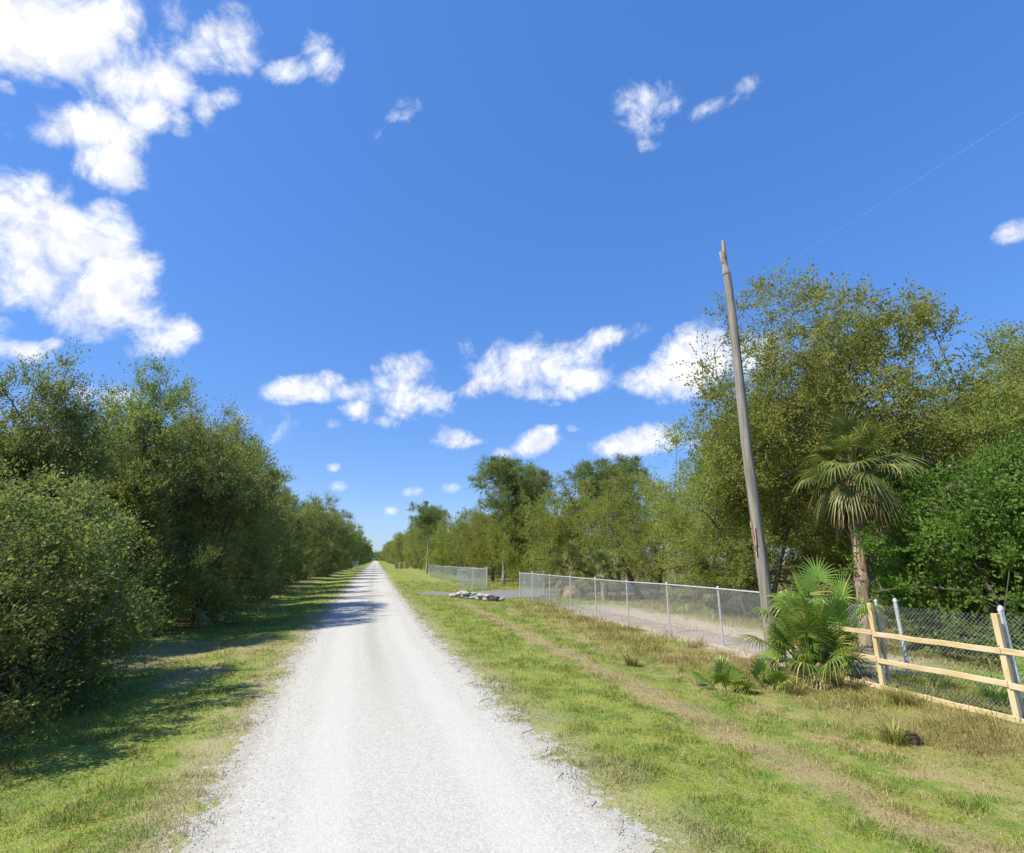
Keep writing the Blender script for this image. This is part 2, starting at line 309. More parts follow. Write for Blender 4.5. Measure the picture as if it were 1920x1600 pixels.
m_, n = mat('asphalt'); tc = n.n('ShaderNodeTexCoord').outputs['Object']; a = n.noise(tc, 3, 5, .6); b = n.noise(tc, 40, 2)
M['asphalt'] = finish(m_, n, n.mix(a, n.mix(b, (.12, .115, .125), (.17, .16, .17)), (.24, .225, .225)), .95, .1, bump=b, bstr=.5)
def plain(name, c1, c2, scale=4, rough=.7, metal=0., spec=.3, stretch=(1, 1, 1), bstr=.3, bd=.01):
    m_, n = mat(name); tc = n.n('ShaderNodeTexCoord').outputs['Object']; oi = n.n('ShaderNodeObjectInfo').outputs['Random']
    v = n.n('ShaderNodeMapping', {'Vector': tc, 'Scale': stretch}).outputs[0]; a = n.noise(n.n('ShaderNodeVectorMath', {0: v, 1: n.n('ShaderNodeCombineXYZ', {0: n.m('MULTIPLY', oi, 30)}).outputs[0]}, operation='ADD').outputs[0], scale, 5, .6)
    return finish(m_, n, n.mix(n.ss(a, .3, .7), c1, c2), rough, spec, metal, bump=a, bstr=bstr, bdist=bd)
M['galv'] = plain('galvanised_steel', (.44, .46, .48), (.62, .64, .66), 9, .45, .35)
M['wire'] = plain('galvanised_wire', (.40, .42, .44), (.55, .57, .59), 9, .5, .3)
def timber(name, c1, c2, stretch):
    m_, n = mat(name); tc = n.n('ShaderNodeTexCoord').outputs['Object']; oi = n.n('ShaderNodeObjectInfo').outputs['Random']
    off = n.n('ShaderNodeCombineXYZ', {0: n.m('MULTIPLY', oi, 30), 1: n.m('MULTIPLY', oi, 11)}).outputs[0]
    v = n.n('ShaderNodeVectorMath', {0: n.n('ShaderNodeMapping', {'Vector': tc, 'Scale': stretch}).outputs[0], 1: off}, operation='ADD').outputs[0]
    a = n.noise(v, 3, 6, .65); big = n.noise(n.n('ShaderNodeVectorMath', {0: tc, 1: off}, operation='ADD').outputs[0], 1.3, 2)
    col = n.mix(n.ss(a, .3, .7), c1, c2); col = n.mix(n.ss(big, .5, .68, 0, .5), col, (.60, .53, .40))
    k = n.n('ShaderNodeTexVoronoi', {'Vector': n.n('ShaderNodeVectorMath', {0: tc, 1: off}, operation='ADD').outputs[0], 'Scale': 3.4}).outputs['Distance']
    col = n.mix(n.ss(k, .085, .05, 0, .85), col, (.16, .10, .055))
    return finish(m_, n, col, .78, .25, bump=a, bstr=.35, bdist=.006)
M['wood_new'] = timber('new_pine', (.42, .31, .15), (.58, .46, .265), (14, 1, 14))
M['wood_post'] = timber('new_pine_post', (.44, .31, .14), (.58, .45, .235), (14, 14, 1))
M['wood_pole'] = plain('weathered_pole', (.14, .125, .105), (.30, .275, .235), 2.2, .9, stretch=(7, 7, .35), bstr=.8, bd=.03)
M['wood_top'] = plain('split_grey_wood', (.20, .15, .12), (.46, .41, .37), 3, .9, stretch=(12, 12, .5), bstr=.9, bd=.03)
M['wood_scar'] = plain('reddish_scar', (.30, .17, .13), (.45, .30, .24), 6, .9)
M['bag'] = plain('pale_sandbag', (.26, .26, .25), (.46, .455, .44), 7, .9, bd=.02)
M['black'] = plain('black_plastic', (.02, .02, .022), (.045, .045, .05), 7, .5)
M['white'] = plain('white_paint', (.66, .72, .76), (.76, .80, .82), 5, .5)
M['stump'] = plain('dark_stump', (.05, .04, .03), (.13, .10, .075), 7, .95, bd=.03)
M['net'] = plain('dark_netting', (.03, .035, .04), (.07, .08, .085), 7, .8)

# ------------------------------------------------------------------ ground, road, driveway
def axis(segs, far):
    out = []
    for a, b, s_ in segs: out += list(np.arange(a, b, s_))
    e = out[-1]; st_ = .6
    while e < far: e += st_; st_ *= 1.28; out.append(e)
    e = out[0]; st_ = .6; pre = []
    while e > -far: e -= st_; st_ *= 1.28; pre.append(e)
    return np.array(pre[::-1] + out)
xs = axis([(-14, 22, .25)], 3500); ys = axis([(-6, 60, .3)], 3500)
XX, YY = np.meshgrid(xs, ys, indexing='ij')
def gridfaces(a, b):
    i, j = np.meshgrid(np.arange(a - 1), np.arange(b - 1), indexing='ij'); i = i.ravel(); j = j.ravel()
    return np.stack([i * b + j, (i + 1) * b + j, (i + 1) * b + j + 1, i * b + j + 1], 1)
tag(build('ground', np.stack([XX, YY, gz(XX, YY)], -1), [gridfaces(len(xs), len(ys))], M['ground'], smooth=True), kind='structure')
ry = np.concatenate([np.arange(-8, 2, .3), np.arange(2, 26, .05), np.arange(26, 90, .3), np.arange(90, 700, 4)])
wob = lambda y, s_: (fbm(y * .6, y * 0 + s_, 21, 3) - .5) * .55 + (fbm(y * 3.5, y * 0 + s_, 31, 4) - .5) * .62 * (1 - .6 * sst(y, 12, 40))
lx = ledge(ry) + wob(ry, 1.5); rx = redge(ry) + wob(ry, 7.5)
cols = np.linspace(0, 1, 9)
RX = lx[:, None] * (1 - cols) + rx[:, None] * cols
RV = np.stack([RX, np.repeat(ry[:, None], 9, 1), np.full_like(RX, .008) + .012 * np.sin(cols * math.pi)[None]], -1)
fr = gridfaces(len(ry), 9)[:, ::-1]
tag(build('road', RV, [fr], M['shell'], smooth=True), kind='structure')
# asphalt-millings driveway through the gate
dx = np.linspace(2.9, 22, 70); n_ = len(dx)
lo = np.interp(dx, [2.9, 5, 7.5, 9.5, 22], [40.3, 37.2, 34.4, 34.6, 36]) + (fbm(dx * 1.2, dx * 0, 4) - .5) * .7; hi = 42.3 + (fbm(dx * 1.1, dx * 0 + 5, 4) - .5) * .9 + .6 * sst(dx, 5, 10) - 1.0 * (1 - sst(dx, 2.9, 5))
tt = np.linspace(0, 1, 16); DY = lo[:, None] * (1 - tt) + hi[:, None] * tt; DX = np.repeat(dx[:, None], 16, 1)
tag(build('driveway', np.stack([DX, DY, gz(DX, DY) + .03 * np.sin(tt * math.pi)[None] + .008], -1), [gridfaces(n_, 16)], M['asphalt'], smooth=True), kind='structure')
# loose shell along the road and spilling over its edges
def stones(cnt, seed, ylo, yhi, smin, smax, edge):
    r = np.random.default_rng(seed)
    y = ylo * (yhi / ylo) ** r.random(cnt)
    if edge:
        sd_ = r.random(cnt) < .5; x = np.where(sd_, ledge(y) - np.abs(r.normal(0, .16, cnt)) + .15, redge(y) + np.abs(r.normal(0, .22, cnt)) - .15)
    else: x = ledge(y) + (redge(y) - ledge(y)) * r.random(cnt)
    s_ = smin + (smax - smin) * r.random(cnt) ** 3
    s_ = s_ * (1 + y / 25)
    base = np.array([[1, 0, 0], [-1, 0, 0], [0, 1, 0], [0, -1, 0], [0, 0, 1], [0, 0, -1]], float)
    V = base[None] * (.6 + .6 * r.random((cnt, 6, 1)))
    V[:, :, 2] *= .6
    a = r.random(cnt) * 6.28; ca, sa = np.cos(a)[:, None], np.sin(a)[:, None]
    V = np.stack([V[:, :, 0] * ca - V[:, :, 1] * sa, V[:, :, 0] * sa + V[:, :, 1] * ca, V[:, :, 2]], -1) * s_[:, None, None]
    V += np.stack([x, y, gz(x, y) + .012 + s_ * .2], -1)[:, None]
    T = np.array([[0, 2, 4], [2, 1, 4], [1, 3, 4], [3, 0, 4]])
    return V.reshape(-1, 3), (np.arange(cnt)[:, None, None] * 6 + T[None]).reshape(-1, 3)
b = MB()
b.add(*stones(12000, 1, 3.2, 22, .002, .011, False)); b.add(*stones(3500, 2, 3.2, 30, .003, .012, True))
tag(b.build('gravel', M['stone']), kind='stuff')

# ------------------------------------------------------------------ grass
def blades(x, y, h, w, lean, seed):
    r = np.random.default_rng(seed); c = len(x); a = r.random(c) * 6.28; l = r.random(c) * 6.28
    z = gz(x, y) - .005
    dx_, dy_ = np.cos(a) * w, np.sin(a) * w; lx_, ly_ = np.cos(l) * lean * h, np.sin(l) * lean * h
    V = np.empty((c, 5, 3))
    V[:, 0] = np.stack([x - dx_, y - dy_, z], -1); V[:, 1] = np.stack([x + dx_, y + dy_, z], -1)
    V[:, 2] = np.stack([x + dx_ * .8 + lx_ * .35, y + dy_ * .8 + ly_ * .35, z + h * .6], -1); V[:, 3] = np.stack([x - dx_ * .8 + lx_ * .35, y - dy_ * .8 + ly_ * .35, z + h * .6], -1)
    V[:, 4] = np.stack([x + lx_, y + ly_, z + h * (1 - .35 * lean)], -1)
    i = np.arange(c)[:, None] * 5
    return V.reshape(-1, 3), i + np.array([[0, 1, 2, 3]]), i + np.array([[3, 2, 4]])
def field_pts(cnt, rmin, rmax, seed, span=(-70, 72)):
    r = np.random.default_rng(seed); d = rmin * (rmax / rmin) ** r.random(cnt); a = np.radians(14.4 + r.uniform(*span, cnt))
    return d * np.sin(a), d * np.cos(a), r
x, y, r = field_pts(1000000, 3.0, 62, 11)
wobl = (fbm(y * 2.5, y * 0 + 1, 31, 3) - .5) * 1.0
e = np.abs(x - rc(y)) + .1
dens = sst(e + wobl * .8, 1.75, 2.7)
t_ = fbm(x * 1.6, y * 1.6, 40, 4)
dens *= .25 + .75 * sst(t_, .36, .55)
wav = (fbm(x * .9, y * .9, 50, 3) - .5) * 1.2
xt = x + wav
dens *= 1 - .62 * np.exp(-((xt - 5.4) / .4) ** 4) * (y < 40)
dens *= 1 - .3 * np.exp(-((xt - rc(y) + 2.3) / .4) ** 2)
dens *= 1 - .93 * (sst(xt, 9.3, 9.9) * (1 - sst(xt, 12.6, 14)) * (y > 10) * (y < 28))
dens *= 1 - .85 * sst(-xt, 5.3, 6.6)
dens *= 1 - (x > 2.9) * (x < 22) * sst(y - np.interp(x, [2.9, 5, 7.5, 9.5, 22], [40.3, 37.2, 34.4, 34.6, 36]), -.4, .5) * (1 - sst(y, 41.8, 43)) * sst(x, 3, 4)
for bx_, by_, rx_, ry_ in ((-3.9, 14, .7, 1.5), (-3.3, 17.5, .6, 2.2), (-5.4, 17.6, 1.5, 2.4)): dens *= 1 - .85 * np.exp(-(((x - bx_) / rx_) ** 2 + ((y - by_) / ry_) ** 2))
k = r.random(len(x)) < dens
x, y = x[k], y[k]; c = len(x); d = np.hypot(x, y)
sc = np.clip((d / 7) ** .75, .75, 6)
hh = (.025 + .065 * r.random(c) ** 1.6) * (.55 + .9 * sst(fbm(x * 2.2, y * 2.2, 60, 3), .4, .62))
hh = hh * (.75 + .6 * sst(vn(x * 5.5, y * 5.5, 77), .45, .85))
hh = hh * (1 + 1.3 * sst(x, 6.5, 8.2) * sst(fbm(x * 1.1, y * 1.1, 70, 3), .45, .6)) * np.clip(sc ** .55, .8, 2.2)
V, Q, T = blades(x, y, hh, .003 * sc, .75, 12)
tag(build('grass', V, [Q, T], M['blades']), kind='stuff')
# taller reddish and straw weeds in the swale before the fence
x, y, r = field_pts(190000, 4.5, 40, 21, (0, 72))
xt = x + (fbm(x * .8, y * .8, 80, 3) - .5) * 1.6
dens = np.exp(-((xt - 8.7) / 1.0) ** 4) * sst(y, 3, 6) * (1 - sst(y, 28, 35)) * sst(fbm(x * 1.3, y * 1.3, 90, 3), .44, .62) * .9
dens += .5 * np.exp(-((xt - 11) / 1.4) ** 4) * (y < 10.5) * sst(fbm(x * 1.3, y * 1.3, 91, 3), .4, .6)
k = r.random(len(x)) < dens; x, y = x[k], y[k]; c = len(x); d = np.hypot(x, y)
V, Q, T = blades(x, y, .08 + .26 * r.random(c) ** 2, .0028 * np.clip((d / 8) ** .8, 1, 4), .7, 22)
tag(build('weeds', V, [Q, T], M['weed']), kind='stuff')
# dead straw lying flat in the dry strip
x, y, r = field_pts(75000, 3.0, 30, 31, (0, 66))
xt = x + (fbm(x * .9, y * .9, 50, 3) - .5) * 1.2
k = r.random(len(x)) < np.exp(-((xt - 5.4) / .5) ** 4) * .8 + .12 * (x > 6) * (x < 9); x, y = x[k], y[k]; c = len(x)
V, Q, T = blades(x, y, .01 + .02 * r.random(c), .0025 * np.clip(np.hypot(x, y) / 8, 1, 4), 5.0, 32)
V[:, 2] = np.maximum(V[:, 2], gz(V[:, 0], V[:, 1]) + .002)
m_, n = mat('straw'); g = n.n('ShaderNodeNewGeometry').outputs['Random Per Island']
M['straw'] = finish(m_, n, n.mix(g, (.28, .19, .11), (.50, .38, .22)), .8, .2)
tag(build('dead_straw', V, [Q, T], M['straw']), kind='stuff')

# ------------------------------------------------------------------ trees
def leaves_at(P, dirs, L, Wd, r, droop=0.):
    c = len(P); s_ = .65 + .7 * r.random((c, 1))
    d = dirs + r.normal(0, .55, (c, 3)); d[:, 2] -= droop; d /= np.linalg.norm(d, axis=1)[:, None]
    q = r.normal(0, 1, (c, 3)); q[:, 2] *= .5; sd_ = np.cross(d, q); sd_ /= np.linalg.norm(sd_, axis=1)[:, None] + 1e-9
    V = np.stack([P, P + d * L * .45 * s_ + sd_ * Wd / 2 * s_, P + d * L * s_, P + d * L * .45 * s_ - sd_ * Wd / 2 * s_], 1)
    return V.reshape(-1, 3), np.arange(c * 4).reshape(-1, 4)
def tree_mesh(seed, H, R, base, nclump, sprigs, lps, cr, L, Wd, leafm, barkm, tr, ntrunk=1, power=.4, fork=.35, droop=0., up=.35, lobes=.45, keep=1.0, flat=1.0, box=2.0):
    """unit tree at the origin: returns (trunk object, crown object)"""
    r = np.random.default_rng(seed)
    D_ = r.normal(0, 1, (nclump * 3, 3)); D_ /= np.linalg.norm(D_, axis=1)[:, None]
    D_ /= ((np.abs(D_[:, :2]) ** 2).sum(1) ** (box / 2) + np.abs(D_[:, 2]) ** box)[:, None] ** (1 / box)
    ph = r.random((6, 3)) * 6.28; fr_ = r.normal(0, 1.9, (6, 3))
    lob = sum(np.sin(D_ @ fr_[i] * 1.3 + ph[i, 0]) for i in range(6)) / 6
    rad = (r.random(len(D_)) ** power) * (1 + lobes * lob)
    hz = (H - base) / 2
    Cc = D_ * rad[:, None] * np.array([R, R, hz * flat]) + np.array([0, 0, base + hz])
    # thin out patches of the crown so that what is behind shows through
    hole = sum(np.sin(Cc @ (r.normal(0, 1.5 / R * 2.2, 3)) + r.random() * 6.28) for i in range(4)) / 4
    ok = (hole < np.quantile(hole, keep)) & (Cc[:, 2] > max(.15, base * .6))
    Cc = Cc[ok][:nclump]
    Cc[:, 2] = base + (Cc[:, 2] - base) * (H - cr * .55 - base) / (np.quantile(Cc[:, 2], .995) - base)
    Cc[:, :2] *= (R - cr * .3) / np.quantile(np.linalg.norm(Cc[:, :2], axis=1), .97)
    tb = MB(); nodes = []
    for t_i in range(ntrunk):
        a0 = r.random() * 6.28; off = 0 if ntrunk == 1 else .35 * R * .35
        p0 = np.array([math.cos(a0) * off, math.sin(a0) * off, -.15]); topp = p0 + np.array([r.normal(0, .12) * R + math.cos(a0) * off * 3, r.normal(0, .12) * R + math.sin(a0) * off * 3, base + (H - base) * .55])
        s_ = np.linspace(0, 1, 9)[:, None]; P_ = p0 * (1 - s_) + topp * s_ + np.sin(s_ * 5 + a0) * np.array([.05, .04, 0]) * H * .25 * s_
        rr = tr * (1 - .72 * s_[:, 0]) * (1 + .35 * np.exp(-s_[:, 0] * 14)); tb.tube(P_, rr, 9)
        nodes += [(P_[i], rr[i]) for i in range(2, 9)]
    # limbs to spread-out targets
    nl = 10 if nclump > 200 else 7
    tg = [Cc[r.integers(len(Cc))]]
    for _ in range(nl * 2 - 1):
        dd = np.min(np.linalg.norm(Cc[:, None] - np.array(tg)[None], axis=2), axis=1); tg.append(Cc[np.argmax(dd * (.7 + .6 * r.random(len(dd))))])
    trunkn = list(nodes)
    for q in tg:
        cand = [nd for nd in (trunkn if len(nodes) < 40 else nodes) if nd[0][2] < q[2] + .1 * H] or trunkn
        j = min(cand, key=lambda nd: np.linalg.norm(nd[0] - q) + .3 * abs(nd[0][2] - q[2] * fork))
        p0, r0 = j; s_ = np.linspace(0, 1, 7)[:, None]
        mid = (p0 + q) / 2 + np.array([0, 0, .12 * np.linalg.norm(q - p0)]) + r.normal(0, .05, 3) * np.linalg.norm(q - p0)
        P_ = p0 * (1 - s_) ** 2 + 2 * mid * s_ * (1 - s_) + q * s_ ** 2
        rr = min(r0 * .6, tr * .33) * (1 - .8 * s_[:, 0]) + .008; tb.tube(P_, rr, 6, False)
        nodes += [(P_[i], rr[i]) for i in range(2, 7)]
    NP = np.array([nd[0] for nd in nodes]); NR = np.array([nd[1] for nd in nodes])
    for q in Cc:
        j = np.argmin(np.linalg.norm(NP - q, axis=1)); p0 = NP[j]; s_ = np.linspace(0, 1, 4)[:, None]
        P_ = p0 * (1 - s_) + q * s_ + np.sin(s_ * math.pi) * r.normal(0, .06, 3) * np.linalg.norm(q - p0)
        r0 = min(NR[j] * .7, .035 * tr / .15); tb.tube(P_, np.linspace(r0, r0 * .25, 4), 4, False)
    # leafy sprigs
    nc = len(Cc); ax = Cc - np.array([0, 0, base + hz * .6]); ax /= np.linalg.norm(ax, axis=1)[:, None] + 1e-9
    csz = cr * (.55 + .6 * r.random(nc) + .9 * r.random(nc) ** 5)
    S = r.normal(0, 1, (nc, sprigs, 3)) + ax[:, None] * .55 + np.array([0, 0, up]); S /= np.linalg.norm(S, axis=2)[..., None]
    t_ = np.linspace(.12, 1, lps)[None, None, :, None] * (.7 + .5 * r.random((nc, sprigs, 1, 1)))
    Pp = Cc[:, None, None] + S[:, :, None] * t_ * csz[:, None, None, None] + r.normal(0, .05 * cr, (nc, sprigs, lps, 3))
    Pp[..., 2] -= droop * (t_[..., 0] ** 2) * csz[:, None, None]
    dr = np.broadcast_to(S[:, :, None], Pp.shape)
    Pp = Pp.reshape(-1, 3); dr = dr.reshape(-1, 3).copy(); kk = Pp[:, 2] > .03
    V, Q = leaves_at(Pp[kk], dr[kk], L, Wd, r, droop * .7)
    crown = build('crown', V, [Q], M[leafm]); trunk = tb.build('trunk', M[barkm], smooth=True)
    return trunk, crown
PROTO = {}
def proto(key, H, R, **kw):
    PROTO[key] = (H, R, tree_mesh(H=H, R=R, **kw))
proto('dense', 8, 3.1, seed=1, base=-.4, nclump=250, sprigs=20, lps=15, cr=.72, L=.10, Wd=.040, leafm='leaf_dense', barkm='bark', tr=.15, ntrunk=3, power=.36, up=.7, lobes=.7, keep=.84, box=2.8)
proto('dense2', 8, 3.1, seed=2, base=-.4, nclump=250, sprigs=20, lps=15, cr=.72, L=.105, Wd=.043, leafm='leaf_dense', barkm='bark', tr=.15, ntrunk=2, power=.36, up=.5, lobes=.8, keep=.82, box=2.8)
proto('feather', 8.5, 2.3, seed=8, base=2.5, nclump=300, sprigs=13, lps=15, cr=.62, L=.09, Wd=.036, leafm='leaf_dense', barkm='bark', tr=.13, ntrunk=2, power=.5, up=.9, lobes=.6, keep=.8)
proto('bush', 4.3, 2.2, seed=3, base=-.3, nclump=210, sprigs=18, lps=13, cr=.5, L=.07, Wd=.038, leafm='leaf_bush', barkm='bark', tr=.045, ntrunk=4, power=.4, up=.4, lobes=.6, box=3.4)
proto('bush2', 4.3, 2.2, seed=4, base=-.3, nclump=210, sprigs=18, lps=13, cr=.55, L=.075, Wd=.036, leafm='leaf_dense', barkm='bark', tr=.045, ntrunk=4, power=.4, up=.6, lobes=.6, box=3.4)
proto('airy', 14, 6.0, seed=5, base=3.0, nclump=680, sprigs=15, lps=13, cr=.9, L=.125, Wd=.060, leafm='leaf_airy', barkm='bark', tr=.24, ntrunk=1, power=.5, up=.3, lobes=.5, keep=.72)
proto('airy2', 12, 5.0, seed=6, base=1.0, nclump=480, sprigs=13, lps=13, cr=.85, L=.12, Wd=.055, leafm='leaf_airy', barkm='bark', tr=.16, ntrunk=2, power=.52, up=.3, lobes=.55, keep=.72)
proto('oak', 9, 5.0, seed=7, base=.6, nclump=300, sprigs=17, lps=14, cr=.9, L=.11, Wd=.048, leafm='leaf_oak', barkm='bark', tr=.22, ntrunk=2, power=.42, droop=.35, up=.1, lobes=.4, keep=.9, box=2.3)
proto('oak2', 9, 4.6, seed=17, base=.4, nclump=280, sprigs=17, lps=14, cr=.85, L=.12, Wd=.055, leafm='leaf_oak', barkm='bark', tr=.22, ntrunk=1, power=.42, droop=.15, up=.2, lobes=.55, keep=.85, box=2.4)
proto('pine', 15, 3.6, seed=9, base=7.0, nclump=130, sprigs=18, lps=18, cr=.9, L=.22, Wd=.04, leafm='leaf_pine', barkm='bark_pale', tr=.2, ntrunk=1, power=.5, up=.4, lobes=.7, keep=.75)
proto('green', 6, 3.0, seed=10, base=-.2, nclump=270, sprigs=16, lps=13, cr=.62, L=.10, Wd=.062, leafm='leaf_green', barkm='bark', tr=.12, ntrunk=3, power=.42, up=.3, lobes=.8, keep=.93, box=2.5)
used = set()
NAMES = dict(dense='leafy_tree', dense2='leafy_tree', feather='leafy_tree', bush='bush', bush2='bush', airy='oak_tree', airy2='oak_tree', oak='oak_tree', oak2='oak_tree', pine='pine_tree', green='bush')
def tree(key, x, y, H, rs, rz, label, group=None, cat=None):
    """places the prototype itself first, copies (sharing mesh data) after that"""
    h0, r0, (tk, cw) = PROTO[key]; nm = NAMES[key]
    o = empty(nm, (x, y, g1(x, y) - .03), rz)
    if key in used: tk = link(tk.copy()); cw = link(cw.copy())
    used.add(key)
    tk.parent = o; cw.parent = o
    o.scale = (rs * H / h0, rs * H / h0, H / h0)
    return tag(o, label, cat or {'bush': 'bush', 'pine_tree': 'pine tree', 'oak_tree': 'tree', 'leafy_tree': 'tree'}[nm], group)
# big trees on the right
ORD = ['nearest', 'second', 'third', 'fourth', 'fifth', 'sixth', 'seventh', 'eighth']
def nth(i, a, b): return a % ORD[i] if i < 6 else b
GT = 'trees beyond the chain link fence'
tree('airy', 18.5, 16.4, 14.2, .9, 2.9, 'tallest airy oak with a round open crown right of the bare pole', GT)
tree('airy2', 15.9, 20.0, 9.4, .95, 3.6, 'thin leaning oak with wispy crown just left of the bare pole', GT)
tree('airy2', 25.5, 12.8, 11.6, 1.0, 3.9, 'airy oak cut by the right edge of the photo above the bright green bushes', GT)
tree('airy2', 21.0, 13.0, 9.0, 1.0, 5.2, 'smaller open oak filling the gap between the tallest oak and the right edge', GT)
GB = 'green bushes behind the wooden rail fence'
tree('green', 15.8, 9.8, 5.6, 1.0, .3, 'large bright green bush behind the rail fence, right of the palm trunk', GB)
tree('green', 17.2, 13.0, 5.2, .85, 2.3, 'rounded green bush half hidden behind the palm trunk', GB)
tree('green', 19.5, 8.2, 7.4, 1.05, 4.1, 'tallest dark green bush at the right edge above the rail fence', GB)
tree('green', 15.2, 6.4, 4.9, .9, 5.0, 'green bush behind the rightmost wooden fence post', GB)
GO = 'low spreading oaks behind the chain link fence'
tree('oak', 19.0, 24.0, 8.6, 1.12, 0.2, 'wide drooping olive oak with low limbs left of the bare pole', GO)
tree('oak', 17.0, 31.0, 8.2, .95, 2.6, 'spreading olive oak behind the middle of the chain link fence', GO)
tree('oak2', 23.5, 19.5, 7.6, 1.0, 1.2, 'oak seen in the gap between the bare pole and the palm trunk', GO)
tree('oak2', 15.2, 39.0, 9.0, .95, 4.4, 'rounded golden green oak right behind the far end of the near chain link fence', GO)
tree('oak', 22.0, 46.0, 9.6, 1.0, 3.3, 'tall oak top showing above the spreading olive oaks', GO)
tree('oak2', 13.6, 49.5, 8.6, .85, 5.5, 'dense oak below the tall pine, behind the open mesh gate', GO)
tree('pine', 14.6, 49, 11.0, .95, 1.1, 'tall pine rising above the oaks at the driveway gate', 'pine trees')
tree('pine', 12.0, 50, 12.9, 1.1, 3.5, 'tallest pine left of centre with its top in open sky', 'pine trees')
tree('pine', 15.3, 54, 13.0, .9, 4.9, 'slimmer pine behind the tallest pine, leaning right', 'pine trees')
tree('pine', 19.3, 44, 11.8, 1.1, 2.2, 'round topped pine above the olive oaks in mid picture', 'pine trees')
tree('pine', 21.2, 42, 11.3, 1.0, .4, 'second round topped pine just right of another one above the olive oaks', 'pine trees')
tree('oak2', 13.2, 60, 9.2, .85, .7, 'oak behind the far chain link fence nearest the open gate', GO)
tree('oak', 13.0, 71, 9.4, .8, 2.9, 'oak behind the middle of the far chain link fence', GO)
tree('oak2', 12.2, 84, 9.8, .8, 4.0, 'oak behind the far end of the far chain link fence', GO)
tree('pine', 8.6, 93, 12.3, 1.1, 5.9, 'round crowned pine above the far treeline on the right of the road', 'pine trees')
tree('pine', 10.2, 104, 12.0, 1.1, 2.0, 'thin pine just right of the round crowned one in the far treeline', 'pine trees')
r_ = random.Random(4)
for i_, (x_, y_, h_) in enumerate([(12.2, 99, 9.5), (11.8, 113, 11), (11.2, 128, 12), (10.8, 144, 12.5), (11.5, 160, 12), (9.5, 176, 11.5), (10, 196, 12.5), (9, 218, 12), (9, 244, 12.5), (8.6, 275, 12.5), (8.4, 312, 12.5), (8, 360, 13), (8, 420, 13)]):
    tree(['oak2', 'dense', 'oak', 'dense2'][i_ % 4], x_, y_, h_, .8, r_.random() * 6, nth(i_, '%s of the leafy trees along the road beyond the far mesh fence on the right', 'tiny tree where the right treeline runs to the vanishing point'), 'far treeline right of the road')
for i_, (x_, y_, h_) in enumerate([(20, 64, 10), (19, 76, 10.5), (18, 92, 10.5), (26, 30, 8.5), (27.5, 24, 9), (30, 17, 9.5)]):
    tree(['oak2', 'oak'][i_ % 2], x_, y_, h_, 1.05, r_.random() * 6, ['oak behind the trees along the far mesh fence, closest to the driveway', 'oak behind the middle of the far mesh fence trees', 'oak behind the farthest mesh fence trees', 'oak glimpsed behind the spreading oak left of the pole', 'oak glimpsed through the gap right of the bare pole', 'oak glimpsed behind the bright green bushes at the right edge'][i_], 'background oaks on the right')
# the wall of foliage on the left
GL = 'trees in the left roadside thicket'
tree('bush', -6.25, 9.0, 3.2, 1.25, .4, 'nearest dark bush at the left edge of the photo', GL)
tree('bush', -6.3, 11.4, 3.8, 1.15, 2.1, 'rounded dark bush second along the left verge, casting shade on the grass', GL)
tree('bush2', -6.9, 13.6, 4.4, 1.0, 4.4, 'pale topped bush on the left beside the bare dirt patch', GL)
tree('bush2', -9.3, 16.6, 3.6, .9, 1.3, 'bush tucked behind the bare reddish dirt patch on the left', GL)
tree('dense', -9.9, 11.6, 5.6, 1.0, .1, 'broad tree at the left edge behind the nearest bushes', GL)
tree('dense2', -9.6, 13.2, 6.0, 1.0, 2.3, 'full olive tree behind the second bush of the left thicket', GL)
tree('feather', -9.6, 18.0, 8.4, .8, 1.2, 'feathery treetop leftmost of the three that rise above the left thicket', GL)
tree('feather', -9.1, 22.0, 9.9, .75, 3.1, 'tallest feathery treetop rising above the left thicket', GL)
tree('feather', -8.3, 24.2, 9.1, .7, 5.1, 'feathery crown sloping down right of the tallest treetop on the left', GL)
tree('dense', -10.5, 17.6, 7.2, .95, 4.0, 'olive tree in the middle of the left thicket under the tallest treetop', GL)
tree('dense2', -7.9, 21.8, 7.7, .95, .8, 'dark based tree right of the bare dirt patch on the left', GL)
tree('dense', -7.5, 25.6, 8.8, .95, 3.4, 'dense tree whose shade first reaches across the white road', GL)
tree('feather', -8.1, 30.0, 10.3, .8, .2, 'wispy crown standing above the lower half of the left thicket', GL)
tree('dense2', -7.9, 30.4, 8.9, 1.0, 5.6, 'dense tree under the wispy crown in the left thicket', GL)
tree('dense', -8.5, 36.2, 8.3, .95, 1.7, 'rounded dense tree midway down the left thicket', GL)
tree('dense2', -8.6, 42.8, 8.8, .98, 2.9, 'brown tinged dense tree two thirds along the near left thicket', GL)
tree('dense', -8.8, 50.0, 9.4, .98, 4.6, 'last big tree of the near left thicket before the treeline steps back', GL)
tree('dense2', -8.8, 59.0, 9.2, .95, .5, 'tree just past the step in the left treeline', GL)
for i_, (x_, y_, h_) in enumerate([(-8.6, 70, 10.2), (-8.4, 82, 10.6), (-8.4, 96, 11.6), (-8.2, 112, 12), (-8.2, 130, 12.4), (-8, 150, 12.4), (-8, 172, 12.5), (-7.6, 198, 12.5), (-7.2, 228, 12.5), (-7, 262, 12.5), (-6.8, 305, 12.5), (-6.6, 360, 13), (-6.5, 420, 13)]):
    tree(['dense', 'dense2'][i_ % 2], x_, y_, h_, 1.0, r_.random() * 6, nth(i_, '%s of the trees past the step in the left treeline, counted down the road', 'tiny tree where the left treeline runs to the vanishing point'), 'far treeline left of the road')
